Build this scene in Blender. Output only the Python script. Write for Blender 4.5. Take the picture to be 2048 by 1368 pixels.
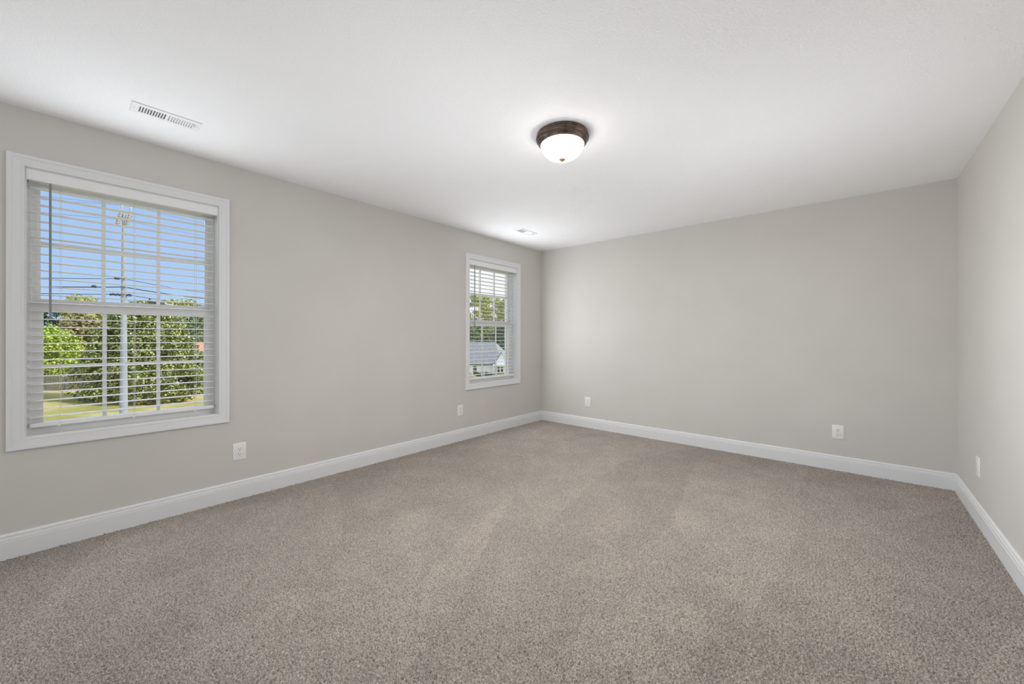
import bpy, math, random
import numpy as np
from mathutils import Matrix, Vector
from math import sin, cos, pi, radians as R

sc = bpy.context.scene
for o in list(bpy.data.objects):
    bpy.data.objects.remove(o)
COL = sc.collection

# ------------------------------------------------------------------ camera
W, H, YR = 4.033, 2.44, -7.0          # room width, ceiling height, rear wall
CAM = Vector((3.4242, -4.5917, 1.1898))
F_PX, YAW, PITCH, ROLL, SHY = 786.75, -0.71544, -0.00048, 0.00149, -8.10
fw = Vector((sin(YAW) * cos(PITCH), cos(YAW) * cos(PITCH), sin(PITCH)))
rt = Vector((cos(YAW), -sin(YAW), 0))
up = rt.cross(fw)
rt, up = rt * cos(ROLL) + up * sin(ROLL), -rt * sin(ROLL) + up * cos(ROLL)
cd = bpy.data.cameras.new('camera')
cam = bpy.data.objects.new('camera', cd)
COL.objects.link(cam)
cam.matrix_world = Matrix(((rt.x, up.x, -fw.x, CAM.x), (rt.y, up.y, -fw.y, CAM.y), (rt.z, up.z, -fw.z, CAM.z), (0, 0, 0, 1)))
cd.sensor_fit = 'HORIZONTAL'
cd.sensor_width = 36.0
cd.lens = F_PX / 2048 * 36
cd.shift_y = SHY / 2048
cd.clip_start, cd.clip_end = 0.02, 600
sc.camera = cam

# ------------------------------------------------------------------ colour management
sc.view_settings.view_transform = 'Standard'
sc.view_settings.look = 'None'
sc.view_settings.gamma = 1.0
sc.view_settings.use_curve_mapping = False
sc.view_settings.exposure = 0.0
cy = sc.cycles
cy.use_denoising = True
cy.denoiser = 'OPENIMAGEDENOISE'
cy.max_bounces, cy.diffuse_bounces, cy.glossy_bounces = 12, 7, 4
cy.transmission_bounces, cy.transparent_max_bounces = 8, 24
cy.sample_clamp_indirect = 6.0

# ------------------------------------------------------------------ world: blue sky, hazy white towards the sun's side
SKY_BLUE = (0.40, 0.60, 0.96)
SKY_HAZE = (1.05, 1.07, 1.10)
wd = bpy.data.worlds.new('sky')
sc.world = wd
wd.use_nodes = True
wn, wl = wd.node_tree.nodes, wd.node_tree.links
wn.clear()
tc = wn.new('ShaderNodeTexCoord')
dt = wn.new('ShaderNodeVectorMath'); dt.operation = 'DOT_PRODUCT'
dt.inputs[1].default_value = (-0.25, 0.968, 0.0)
wl.new(tc.outputs['Generated'], dt.inputs[0])
mr = wn.new('ShaderNodeMapRange'); mr.interpolation_type = 'SMOOTHSTEP'
mr.inputs['From Min'].default_value, mr.inputs['From Max'].default_value = 0.42, 0.76
wl.new(dt.outputs['Value'], mr.inputs['Value'])
sx = wn.new('ShaderNodeSeparateXYZ')
wl.new(tc.outputs['Generated'], sx.inputs[0])
mz = wn.new('ShaderNodeMapRange')
mz.inputs['From Min'].default_value, mz.inputs['From Max'].default_value = 0.0, 0.30
wl.new(sx.outputs['Z'], mz.inputs['Value'])
lo = wn.new('ShaderNodeMix'); lo.data_type = 'RGBA'
lo.inputs[6].default_value = (0.50, 0.70, 0.97, 1)
lo.inputs[7].default_value = (0.38, 0.57, 0.94, 1)
wl.new(mz.outputs[0], lo.inputs[0])
mx = wn.new('ShaderNodeMix'); mx.data_type = 'RGBA'
mx.inputs[7].default_value = (*SKY_HAZE, 1)
wl.new(mr.outputs[0], mx.inputs[0])
df = wn.new('ShaderNodeVectorMath'); df.operation = 'DOT_PRODUCT'
df.inputs[1].default_value = (0.92, -0.39, 0.0)
wl.new(tc.outputs['Generated'], df.inputs[0])
mf = wn.new('ShaderNodeMapRange'); mf.interpolation_type = 'SMOOTHSTEP'
mf.inputs['From Min'].default_value, mf.inputs['From Max'].default_value = -0.15, 0.6
wl.new(df.outputs['Value'], mf.inputs['Value'])
mw = wn.new('ShaderNodeMix'); mw.data_type = 'RGBA'
mw.inputs[7].default_value = (1.4, 1.45, 1.5, 1)  # brighter unseen side, added to light the facade and trees
wl.new(mf.outputs[0], mw.inputs[0]); wl.new(mx.outputs[2], mw.inputs[6])
wl.new(lo.outputs[2], mx.inputs[6])
bg = wn.new('ShaderNodeBackground'); bg.inputs['Strength'].default_value = 1.0
wl.new(mw.outputs[2], bg.inputs['Color'])
wo = wn.new('ShaderNodeOutputWorld')
wl.new(bg.outputs[0], wo.inputs['Surface'])

# ------------------------------------------------------------------ sun (outside only: it stands beyond the back wall) and the added area and fill lights
def light(name, kind, loc, direction, energy, color, **kw):
    d = bpy.data.lights.new(name, kind)
    d.energy, d.color = energy, color
    for k, v in kw.items():
        setattr(d, k, v)
    o = bpy.data.objects.new(name, d)
    COL.objects.link(o)
    o.location = loc
    o.rotation_euler = Vector(direction).to_track_quat('-Z', 'Y').to_euler()
    return o

SUN_TO = Vector((0.56, 0.50, 0.66)).normalized()
PW = dict(sun=4.2, rear=1.0, day1=13.0, day2=18.0, bulb=14.5, room=19.0, high=48.0)
light('sun', 'SUN', (0, 20, 30), -SUN_TO, PW['sun'], (1.0, 0.95, 0.86), angle=R(0.6))
DAY = (0.945, 0.985, 1.045)
# unseen fill added behind the viewer; area lights for the two windows' daylight
light('rear_fill', 'AREA', (2.0, YR - 0.5, 1.5), (0, 1, -0.02), PW['rear'], DAY, shape='RECTANGLE', size=3.2, size_y=1.9)
for k_, y_ in ((1, -4.2815), (2, -0.9880)):
    light('window_daylight', 'AREA', (0.022, y_, 1.38), (1, 0, 0), PW['day%d' % k_], DAY, shape='RECTANGLE', size=0.86, size_y=1.44)
# added area lights outside, standing in for high sky on slats and frames
for k_, y_ in ((1, -4.28), (2, -0.99)):
    light('window_highlight', 'AREA', (-2.6, y_, 3.1), (0.82, 0, -0.57), PW['high'], DAY, shape='RECTANGLE', size=2.4, size_y=1.3)
# soft fill points added in mid-air, with no fixture there
for p_ in ((1.9, -3.1, 1.3), (3.0, -1.8, 1.3)):
    light('room_fill', 'POINT', p_, (0, 0, -1), PW['room'], (0.955, 0.985, 1.055), shadow_soft_size=0.55)

# ------------------------------------------------------------------ helpers
def tag(o, label=None, cat=None, group=None, kind=None):
    if label: o['label'] = label
    if cat: o['category'] = cat
    if group: o['group'] = group
    if kind: o['kind'] = kind
    return o

def empty(name, loc=(0, 0, 0), rz=0):
    o = bpy.data.objects.new(name, None)
    o.empty_display_size = 0.1
    o.location = loc
    o.rotation_euler = (0, 0, rz)
    COL.objects.link(o)
    return o

def copy_tree(o, parent=None):
    c = o.copy()
    COL.objects.link(c)
    if parent is not None:
        c.parent = parent
    for ch in list(o.children):
        copy_tree(ch, c)
    return c

class MB:
    def __init__(s):
        s.v, s.f = [], []
    def add(s, verts, faces):
        b = len(s.v)
        s.v += [tuple(p) for p in verts]
        s.f += [tuple(i + b for i in f) for f in faces]
        return s
    def box(s, x0, x1, y0, y1, z0, z1):
        x0, x1 = min(x0, x1), max(x0, x1); y0, y1 = min(y0, y1), max(y0, y1); z0, z1 = min(z0, z1), max(z0, z1)
        return s.add([(x0, y0, z0), (x1, y0, z0), (x1, y1, z0), (x0, y1, z0), (x0, y0, z1), (x1, y0, z1), (x1, y1, z1), (x0, y1, z1)],
                     [(3, 2, 1, 0), (4, 5, 6, 7), (0, 1, 5, 4), (1, 2, 6, 5), (2, 3, 7, 6), (3, 0, 4, 7)])
    def obox(s, c, ax, ay, az, hx, hy, hz):
        c = Vector(c); ax, ay, az = Vector(ax).normalized(), Vector(ay).normalized(), Vector(az).normalized()
        vs = [c + ax * (hx * i) + ay * (hy * j) + az * (hz * k) for k in (-1, 1) for j in (-1, 1) for i in (-1, 1)]
        return s.add(vs, [(0, 2, 3, 1), (4, 5, 7, 6), (0, 1, 5, 4), (2, 6, 7, 3), (0, 4, 6, 2), (1, 3, 7, 5)])
    def tube(s, pts, rad, n=10, caps=True):
        pts = [Vector(p) for p in pts]
        rads = rad if isinstance(rad, (list, tuple)) else [rad] * len(pts)
        b = len(s.v)
        ref = None
        for i, p in enumerate(pts):
            t = (pts[min(i + 1, len(pts) - 1)] - pts[max(i - 1, 0)]).normalized()
            if ref is None:
                ref = Vector((0, 0, 1)) if abs(t.z) < 0.9 else Vector((1, 0, 0))
            a = (ref - t * ref.dot(t)).normalized()
            ref = a
            bb = t.cross(a)
            for k in range(n):
                q = 2 * pi * k / n
                s.v.append(tuple(p + (a * cos(q) + bb * sin(q)) * rads[i]))
        for i in range(len(pts) - 1):
            for k in range(n):
                k2 = (k + 1) % n
                s.f.append((b + i * n + k, b + i * n + k2, b + (i + 1) * n + k2, b + (i + 1) * n + k))
        if caps:
            s.f.append(tuple(b + k for k in reversed(range(n))))
            s.f.append(tuple(b + (len(pts) - 1) * n + k for k in range(n)))
        return s
    def lathe(s, prof, c=(0, 0, 0), n=48, axis='Z'):
        b = len(s.v)
        for r, z in prof:
            for k in range(n):
                q = 2 * pi * k / n
                if axis == 'Z':
                    s.v.append((c[0] + r * cos(q), c[1] + r * sin(q), c[2] + z))
                else:
                    s.v.append((c[0] + z, c[1] + r * cos(q), c[2] + r * sin(q)))
        for i in range(len(prof) - 1):
            for k in range(n):
                k2 = (k + 1) % n
                s.f.append((b + i * n + k, b + i * n + k2, b + (i + 1) * n + k2, b + (i + 1) * n + k))
        return s
    def extrude(s, poly, d):
        """closed polygon (3-D points) swept by vector d"""
        n = len(poly)
        d = Vector(d)
        vs = [Vector(p) for p in poly] + [Vector(p) + d for p in poly]
        fs = [tuple(range(n)), tuple(reversed(range(n, 2 * n)))]
        fs += [(i, i + n, (i + 1) % n + n, (i + 1) % n) for i in range(n)]
        return s.add(vs, fs)
    def build(s, name, mat, parent=None, smooth=None, bevel=0, seg=2):
        me = bpy.data.meshes.new(name)
        me.from_pydata(s.v, [], s.f)
        me.materials.append(mat)
        import bmesh
        bm = bmesh.new(); bm.from_mesh(me)
        bmesh.ops.recalc_face_normals(bm, faces=bm.faces)
        if bevel:
            bmesh.ops.bevel(bm, geom=[e for e in bm.edges if e.is_manifold and e.calc_face_angle(0) > 0.6], offset=bevel, segments=seg, affect='EDGES', profile=0.6)
        bm.to_mesh(me); bm.free()
        if smooth is not None:
            me.polygons.foreach_set('use_smooth', [True] * len(me.polygons))
            me.set_sharp_from_angle(angle=R(smooth))
        o = bpy.data.objects.new(name, me)
        COL.objects.link(o)
        if parent is not None:
            o.parent = parent
        return o

# ------------------------------------------------------------------ materials
def mat(name, col, rough=0.5, spec=0.5, metal=0.0, emit=None, estr=0.0):
    m = bpy.data.materials.new(name)
    m.use_nodes = True
    b = m.node_tree.nodes['Principled BSDF']
    b.inputs['Base Color'].default_value = (*col, 1)
    b.inputs['Roughness'].default_value = rough
    b.inputs['Specular IOR Level'].default_value = spec
    b.inputs['Metallic'].default_value = metal
    if emit:
        b.inputs['Emission Color'].default_value = (*emit, 1)
        b.inputs['Emission Strength'].default_value = estr
    return m

def nodes(m):
    return m.node_tree.nodes, m.node_tree.links, m.node_tree.nodes['Principled BSDF']

def noise_mat(name, c1, c2, scale, rough=0.6, spec=0.4, bump=0.0, bscale=None, dist=0.01, stretch=None, detail=4.0, lo=0.35, hi=0.65):
    """procedural two-colour noise in object space, with an optional bump of its own scale"""
    m = mat(name, c1, rough, spec)
    n, l, b = nodes(m)
    t = n.new('ShaderNodeTexCoord')
    src = t.outputs['Object']
    if stretch:
        mp = n.new('ShaderNodeMapping'); mp.inputs['Scale'].default_value = stretch
        l.new(src, mp.inputs[0]); src = mp.outputs[0]
    nz = n.new('ShaderNodeTexNoise'); nz.inputs['Scale'].default_value = scale; nz.inputs['Detail'].default_value = detail
    l.new(src, nz.inputs['Vector'])
    cr = n.new('ShaderNodeValToRGB')
    cr.color_ramp.elements[0].color = (*c1, 1); cr.color_ramp.elements[1].color = (*c2, 1)
    cr.color_ramp.elements[0].position, cr.color_ramp.elements[1].position = lo, hi
    l.new(nz.outputs['Fac'], cr.inputs[0]); l.new(cr.outputs[0], b.inputs['Base Color'])
    if bump:
        nb = n.new('ShaderNodeTexNoise'); nb.inputs['Scale'].default_value = bscale or scale; nb.inputs['Detail'].default_value = 3.0
        l.new(src, nb.inputs['Vector'])
        bp = n.new('ShaderNodeBump'); bp.inputs['Strength'].default_value = bump; bp.inputs['Distance'].default_value = dist
        l.new(nb.outputs['Fac'], bp.inputs['Height']); l.new(bp.outputs[0], b.inputs['Normal'])
    return m

def leaf_mat(name, cols, rough=0.5, spec=0.4):
    """each leaf (mesh island) takes its own tone"""
    m = mat(name, cols[0], rough, spec)
    n, l, b = nodes(m)
    g = n.new('ShaderNodeNewGeometry')
    cr = n.new('ShaderNodeValToRGB')
    while len(cr.color_ramp.elements) < len(cols):
        cr.color_ramp.elements.new(0.5)
    for i, c in enumerate(cols):
        cr.color_ramp.elements[i].position = i / (len(cols) - 1)
        cr.color_ramp.elements[i].color = (*c, 1)
    l.new(g.outputs['Random Per Island'], cr.inputs[0])
    l.new(cr.outputs[0], b.inputs['Base Color'])
    return m

M = {}
M['wall'] = noise_mat('wall_paint', (0.605, 0.582, 0.545), (0.625, 0.602, 0.565), 2.0, 0.75, 0.25, bump=0.25, bscale=260, dist=0.0008)
M['ceiling'] = noise_mat('ceiling_paint', (0.90, 0.90, 0.90), (0.92, 0.92, 0.92), 1.5, 0.85, 0.2, bump=0.6, bscale=95, dist=0.005)
M['trim'] = mat('trim_paint', (0.755, 0.76, 0.76), 0.35, 0.45)
M['vinyl'] = mat('white_vinyl', (0.80, 0.80, 0.79), 0.4, 0.4)
M['blind'] = mat('blind_white', (0.82, 0.82, 0.81), 0.45, 0.4)
M['cord'] = mat('blind_cord', (0.72, 0.72, 0.70), 0.8, 0.2)
M['wand'] = mat('wand_grey', (0.22, 0.23, 0.24), 0.3, 0.5)
M['plate'] = mat('outlet_plastic', (0.82, 0.82, 0.80), 0.3, 0.5)
M['slot'] = mat('outlet_slot', (0.03, 0.03, 0.03), 0.7, 0.2)
M['screw'] = mat('painted_screw', (0.62, 0.62, 0.60), 0.4, 0.5)
M['vent'] = mat('vent_enamel', (0.84, 0.84, 0.84), 0.4, 0.45)
M['duct'] = mat('duct_metal', (0.72, 0.72, 0.72), 0.6, 0.4)
M['dome'] = mat('lit_glass_dome', (0.95, 0.93, 0.90), 0.3, 0.5, emit=(1.0, 0.965, 0.91), estr=12.0)
M['bronze'] = noise_mat('oil_rubbed_bronze', (0.085, 0.064, 0.050), (0.15, 0.108, 0.078), 30, 0.34, 0.5)
nodes(M['bronze'])[2].inputs['Metallic'].default_value = 0.75
M['brass'] = mat('finial_brass', (0.34, 0.20, 0.085), 0.4, 0.5, metal=0.7)

m = bpy.data.materials.new('window_glass'); m.use_nodes = True
n, l = m.node_tree.nodes, m.node_tree.links
n.clear()
tr = n.new('ShaderNodeBsdfTransparent'); tr.inputs[0].default_value = (0.97, 0.98, 0.98, 1)
gl = n.new('ShaderNodeBsdfGlossy'); gl.inputs['Roughness'].default_value = 0.02
fr = n.new('ShaderNodeFresnel'); fr.inputs['IOR'].default_value = 1.25
ms = n.new('ShaderNodeMixShader'); ou = n.new('ShaderNodeOutputMaterial')
l.new(fr.outputs[0], ms.inputs[0]); l.new(tr.outputs[0], ms.inputs[1]); l.new(gl.outputs[0], ms.inputs[2]); l.new(ms.outputs[0], ou.inputs[0])
M['glass'] = m

# carpet: twisted pile, tone changes with pile lay (strokes of the vacuum cleaner fanning out from the door, footprints)
def carpet_mat():
    m = mat('carpet_pile', (0.27, 0.235, 0.2), 0.95, 0.05)
    n, l, b = nodes(m)
    try:
        b.inputs['Sheen Weight'].default_value = 0.12
        b.inputs['Sheen Roughness'].default_value = 0.6
    except Exception:
        pass
    t = n.new('ShaderNodeTexCoord'); src = t.outputs['Object']
    def noise(vec, scale, detail=3.0, rough=0.5):
        q = n.new('ShaderNodeTexNoise'); q.inputs['Scale'].default_value = scale
        q.inputs['Detail'].default_value = detail; q.inputs['Roughness'].default_value = rough
        l.new(vec, q.inputs['Vector']); return q.outputs['Fac']
    def rng(v, a, b_, c, d, smooth=True):
        q = n.new('ShaderNodeMapRange'); q.interpolation_type = 'SMOOTHSTEP' if smooth else 'LINEAR'
        for k, x in zip(('From Min', 'From Max', 'To Min', 'To Max'), (a, b_, c, d)):
            q.inputs[k].default_value = x
        l.new(v, q.inputs['Value']); return q.outputs[0]
    def math_(op, a, b_=None):
        q = n.new('ShaderNodeMath'); q.operation = op
        for i, x in enumerate((a, b_)):
            if x is None: continue
            if isinstance(x, (int, float)): q.inputs[i].default_value = x
            else: l.new(x, q.inputs[i])
        return q.outputs[0]
    sp = n.new('ShaderNodeSeparateXYZ'); l.new(src, sp.inputs[0])
    dx = math_('SUBTRACT', sp.outputs[0], 3.3); dy = math_('SUBTRACT', sp.outputs[1], -5.6)
    ang = math_('ARCTAN2', dx, dy)
    rad = math_('SQRT', math_('ADD', math_('MULTIPLY', dx, dx), math_('MULTIPLY', dy, dy)))
    wob = math_('MULTIPLY', noise(src, 0.9), 0.05)
    cb = n.new('ShaderNodeCombineXYZ')
    l.new(math_('MULTIPLY', math_('ADD', ang, wob), 9.0), cb.inputs[0]); l.new(math_('MULTIPLY', rad, 0.55), cb.inputs[1])
    vo = n.new('ShaderNodeTexVoronoi'); vo.feature = 'F1'; vo.inputs['Scale'].default_value = 0.9
    l.new(cb.outputs[0], vo.inputs['Vector'])
    sr = n.new('ShaderNodeSeparateColor'); l.new(vo.outputs['Color'], sr.inputs[0])
    lay = rng(sr.outputs[0], 0.15, 0.85, 0.95, 1.045)
    foot = rng(noise(src, 3.4, 3.0, 0.55), 0.36, 0.66, 0.95, 1.05)
    broad = rng(noise(src, 0.8, 2.0), 0.35, 0.65, 0.975, 1.03)
    tuft = rng(noise(src, 210.0, 2.0, 0.6), 0.30, 0.70, 0.52, 1.42)
    fac = math_('MULTIPLY', math_('MULTIPLY', lay, foot), math_('MULTIPLY', broad, tuft))
    vm = n.new('ShaderNodeVectorMath'); vm.operation = 'SCALE'
    vm.inputs[0].default_value = (0.362, 0.318, 0.275)
    l.new(fac, vm.inputs['Scale'])
    l.new(vm.outputs[0], b.inputs['Base Color'])
    return m
M['carpet'] = carpet_mat()

# ------------------------------------------------------------------ openings
TW = 0.195                                             # wall thickness
WIN = dict(w=0.87, z0=0.638, z1=2.122)
WY = {1: -4.2815, 2: -0.9880}                          # window centres along the left wall
VENTS = [(0.481, -4.192), (0.496, -0.987)]             # ceiling register centres

# ------------------------------------------------------------------ room shell
b = MB()
ys = [YR - TW]
for k in (1, 2):
    ys += [WY[k] - WIN['w'] / 2, WY[k] + WIN['w'] / 2]
ys += [TW]
for i in range(len(ys) - 1):
    if i % 2 == 0:
        b.box(-TW, 0, ys[i], ys[i + 1], 0 - 0.1, H + 0.25)
    else:
        b.box(-TW, 0, ys[i], ys[i + 1], -0.1, WIN['z0'])
        b.box(-TW, 0, ys[i], ys[i + 1], WIN['z1'], H + 0.25)
tag(b.build('wall_left', M['wall']), 'greige painted wall holding the two blind-covered windows', 'wall', kind='structure')
tag(MB().box(0, W, 0, TW, -0.1, H + 0.25).build('wall_back', M['wall']), 'greige painted end wall with two outlets and no window', 'wall', kind='structure')
tag(MB().box(W, W + TW, YR - TW, TW, -0.1, H + 0.25).build('wall_right', M['wall']), 'bright greige wall at the edge of the room facing the windows', 'wall', kind='structure')
b = MB()                                               # rear wall behind the camera with a wide opening added to let light in
b.box(0, 0.35, YR - TW, YR, -0.1, H + 0.25).box(3.7, W, YR - TW, YR, -0.1, H + 0.25).box(0.35, 3.7, YR - TW, YR, 2.3, H + 0.25)
tag(b.build('wall_rear', M['wall']), 'greige wall behind the viewer with a wide opening added for light', 'wall', kind='structure')

b = MB()                                               # ceiling with the two register holes
hx, hy = 0.052, 0.127
xs = [0, 0.481 - hx, 0.481 + hx, W]
spans = [(YR, VENTS[0][1] - hy, None), (VENTS[0][1] - hy, VENTS[0][1] + hy, 0), (VENTS[0][1] + hy, VENTS[1][1] - hy, None),
         (VENTS[1][1] - hy, VENTS[1][1] + hy, 1), (VENTS[1][1] + hy, 0, None)]
for y0, y1, v in spans:
    if v is None:
        b.box(0, W, y0, y1, H, H + 0.02)
    else:
        cx = VENTS[v][0]
        b.box(0, cx - hx, y0, y1, H, H + 0.02).box(cx + hx, W, y0, y1, H, H + 0.02)
tag(b.build('ceiling', M['ceiling']), 'white textured ceiling', 'ceiling', kind='structure')
tag(MB().box(-0.0, W, YR, 0, H + 0.19, H + 0.25).build('roof_slab', M['duct']), 'slab above the ceiling', 'roof', kind='structure')

# carpeted floor: dense pile relief where the photograph looks, plain behind
def carpet_floor():
    rng = np.random.default_rng(5)
    cell = 0.0046
    nx = int(W / cell) + 1
    y_near = -5.0
    ny = int(-y_near / cell) + 1
    spec = np.fft.rfft2(rng.standard_normal((ny, nx)))
    ky = np.fft.fftfreq(ny, cell)[:, None]; kx = np.fft.rfftfreq(nx, cell)[None, :]
    k = np.sqrt(kx ** 2 + ky ** 2)
    filt = np.exp(-((k - 72.0) / 38.0) ** 2) + 0.10 * np.exp(-(k / 14.0) ** 2)
    h = np.fft.irfft2(spec * filt, s=(ny, nx))
    h /= h.std()
    h = np.clip(h, -2.6, 2.0) * 0.0040
    X, Y = np.meshgrid(np.linspace(0, W, nx), np.linspace(y_near, 0, ny))
    # pile edge tufts climb a little at the skirting
    Z = h
    co = np.stack([X, Y, Z], -1).reshape(-1, 3)
    idx = np.arange(nx * ny).reshape(ny, nx)
    q = np.stack([idx[:-1, :-1], idx[:-1, 1:], idx[1:, 1:], idx[1:, :-1]], -1).reshape(-1, 4)
    nv = len(co)
    co = np.vstack([co, [[0, YR - TW, -0.001], [W, YR - TW, -0.001], [W, y_near, -0.001], [0, y_near, -0.001]]])
    q = np.vstack([q, [[nv, nv + 1, nv + 2, nv + 3]]])
    me = bpy.data.meshes.new('floor')
    me.vertices.add(len(co)); me.vertices.foreach_set('co', co.astype(np.float32).ravel())
    me.loops.add(q.size); me.loops.foreach_set('vertex_index', q.astype(np.int32).ravel())
    me.polygons.add(len(q))
    me.polygons.foreach_set('loop_start', (np.arange(len(q)) * 4).astype(np.int32))
    me.polygons.foreach_set('use_smooth', np.ones(len(q), bool))
    me.materials.append(M['carpet'])
    me.update(calc_edges=True)
    o = bpy.data.objects.new('floor', me)
    COL.objects.link(o)
    return o
tag(carpet_floor(), 'taupe cut-pile carpet floor with vacuum marks', 'floor', kind='structure')

# skirting with a beaded top
BP = [(0, 0), (0.0155, 0), (0.0155, 0.094), (0.0135, 0.0965), (0.0150, 0.099), (0.0130, 0.1125), (0.0095, 0.1150), (0.0095, 0.1175), (0.0115, 0.1205), (0.0100, 0.128), (0.0055, 0.1335), (0, 0.135)]
def baseboard(name, p0, d, nrm, length, label):
    """profile swept along d from p0; both ends mitred for inside corners"""
    b = MB(); d, nrm = Vector(d), Vector(nrm)
    npf = len(BP)
    vs = [Vector(p0) + nrm * t + Vector((0, 0, z)) + d * t for t, z in BP] + [Vector(p0) + nrm * t + Vector((0, 0, z)) + d * (length - t) for t, z in BP]
    fs = [(i, i + npf, (i + 1) % npf + npf, (i + 1) % npf) for i in range(npf)]
    b.add(vs, fs + [tuple(range(npf)), tuple(reversed(range(npf, 2 * npf)))])
    tag(b.build(name, M['trim'], smooth=25), label, 'baseboard', kind='structure')
baseboard('baseboard_left', (0, YR, 0), (0, 1, 0), (1, 0, 0), -YR, 'white baseboard below the windows')
baseboard('baseboard_back', (0, 0, 0), (1, 0, 0), (0, -1, 0), W, 'white baseboard along the windowless end wall')
baseboard('baseboard_right', (W, YR, 0), (0, 1, 0), (-1, 0, 0), -YR, 'white baseboard along the wall facing the windows')

# ------------------------------------------------------------------ windows (local: y along the wall, +x into the room, centred on the opening)
def frame_loop(b, rects):
    """closed rectangular loops joined into a mitred frame; rects = [(y0,y1,z0,z1,x)], first joins last"""
    n0 = len(b.v)
    for y0, y1, z0, z1, x in rects:
        b.v += [(x, y0, z0), (x, y1, z0), (x, y1, z1), (x, y0, z1)]
    k = len(rects)
    for i in range(k):
        j = (i + 1) % k
        for e in range(4):
            e2 = (e + 1) % 4
            b.f.append((n0 + i * 4 + e, n0 + i * 4 + e2, n0 + j * 4 + e2, n0 + j * 4 + e))
    return b

def rect_frame(b, y0, y1, z0, z1, wy, wz0, wz1, x0, x1):
    return frame_loop(b, [(y0, y1, z0, z1, x0), (y0, y1, z0, z1, x1), (y0 + wy, y1 - wy, z0 + wz0, z1 - wz1, x1), (y0 + wy, y1 - wy, z0 + wz0, z1 - wz1, x0)])

def make_window(k, label):
    hw, z0, z1 = WIN['w'] / 2, WIN['z0'], WIN['z1']
    r = empty('window_%d' % k, (0, WY[k], 0))
    tag(r, label, 'window', kind='structure')
    # mitred casing with a moulded face
    prof = [(0.0, 0.0), (0.0, 0.011), (0.003, 0.0135), (0.010, 0.0135), (0.0115, 0.0120), (0.013, 0.0130), (0.038, 0.0148), (0.041, 0.0160), (0.0425, 0.0150), (0.045, 0.0172), (0.058, 0.0178), (0.062, 0.0150), (0.062, 0.0)]
    b = MB()
    frame_loop(b, [(-hw - d, hw + d, z0 - d, z1 + d, x) for d, x in prof])
    b.build('casing', M['trim'], r)
    # jamb lining
    b = MB(); rect_frame(b, -hw, hw, z0, z1, 0.006, 0.006, 0.006, -0.085, 0.0)
    b.build('jamb', M['trim'], r)
    # vinyl main frame: outer stop, two tracks
    b = MB()
    rect_frame(b, -hw, hw, z0, z1, 0.022, 0.030, 0.03, -0.19, -0.08)
    rect_frame(b, -hw, hw, z0, z1, 0.036, 0.038, 0.04, -0.19, -0.165)
    rect_frame(b, -hw, hw, z0, z1, 0.030, 0.034, 0.036, -0.116, -0.108)
    b.build('vinyl_frame', M['vinyl'], r, bevel=0.0015, seg=1)
    def sash(name, ya, yb, za, zb, st, br, tr_, x0, x1, gx, mw, latch):
        b = MB(); rect_frame(b, ya, yb, za, zb, st, br, tr_, x0, x1)
        gy0, gy1, gz0, gz1 = ya + st, yb - st, za + br, zb - tr_
        rect_frame(b, gy0 - 0.001, gy1 + 0.001, gz0 - 0.001, gz1 + 0.001, 0.007, 0.007, 0.007, gx - 0.008, x1 - 0.006)
        s = b.build(name, M['vinyl'], r, bevel=0.002, seg=2)
        MB().box(gx - 0.002, gx + 0.002, gy0, gy1, gz0, gz1).build('glass_pane', M['glass'], s)
        b = MB(); gw, gh = gy1 - gy0, gz1 - gz0
        for f in (1 / 3, 2 / 3):
            b.box(gx - 0.0035, gx + 0.0050, gy0 + gw * f - mw / 2, gy0 + gw * f + mw / 2, gz0 + 0.004, gz1 - 0.004)
        b.box(gx - 0.0030, gx + 0.0045, gy0 + 0.004, gy1 - 0.004, gz0 + gh / 2 - mw / 2, gz0 + gh / 2 + mw / 2)
        b.build('muntin_grid', M['vinyl'], s)
        if latch:
            for yy in (-0.21, 0.23):
                b = MB().box(x1 - 0.034, x1 - 0.004, yy - 0.024, yy + 0.024, zb - 0.001, zb + 0.007)
                b.box(x1 - 0.012, x1 - 0.002, yy - 0.008, yy + 0.012, zb + 0.004, zb + 0.010)
                b.build('sash_latch', M['vinyl'], s, bevel=0.002, seg=1)
    yi = hw - 0.018
    sash('upper_sash', -yi, yi, 1.372, z1 - 0.022, 0.030, 0.034, 0.040, -0.152, -0.120, -0.132, 0.019, False)
    sash('lower_sash', -yi, yi, z0 + 0.022, 1.384, 0.041, 0.038, 0.044, -0.116, -0.0835, -0.098, 0.019, True)
    return r

make_window(1, 'large near window with a lamp post and leafy tree outside')
make_window(2, 'small far window beside the corner with a grey-roofed house outside')

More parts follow.
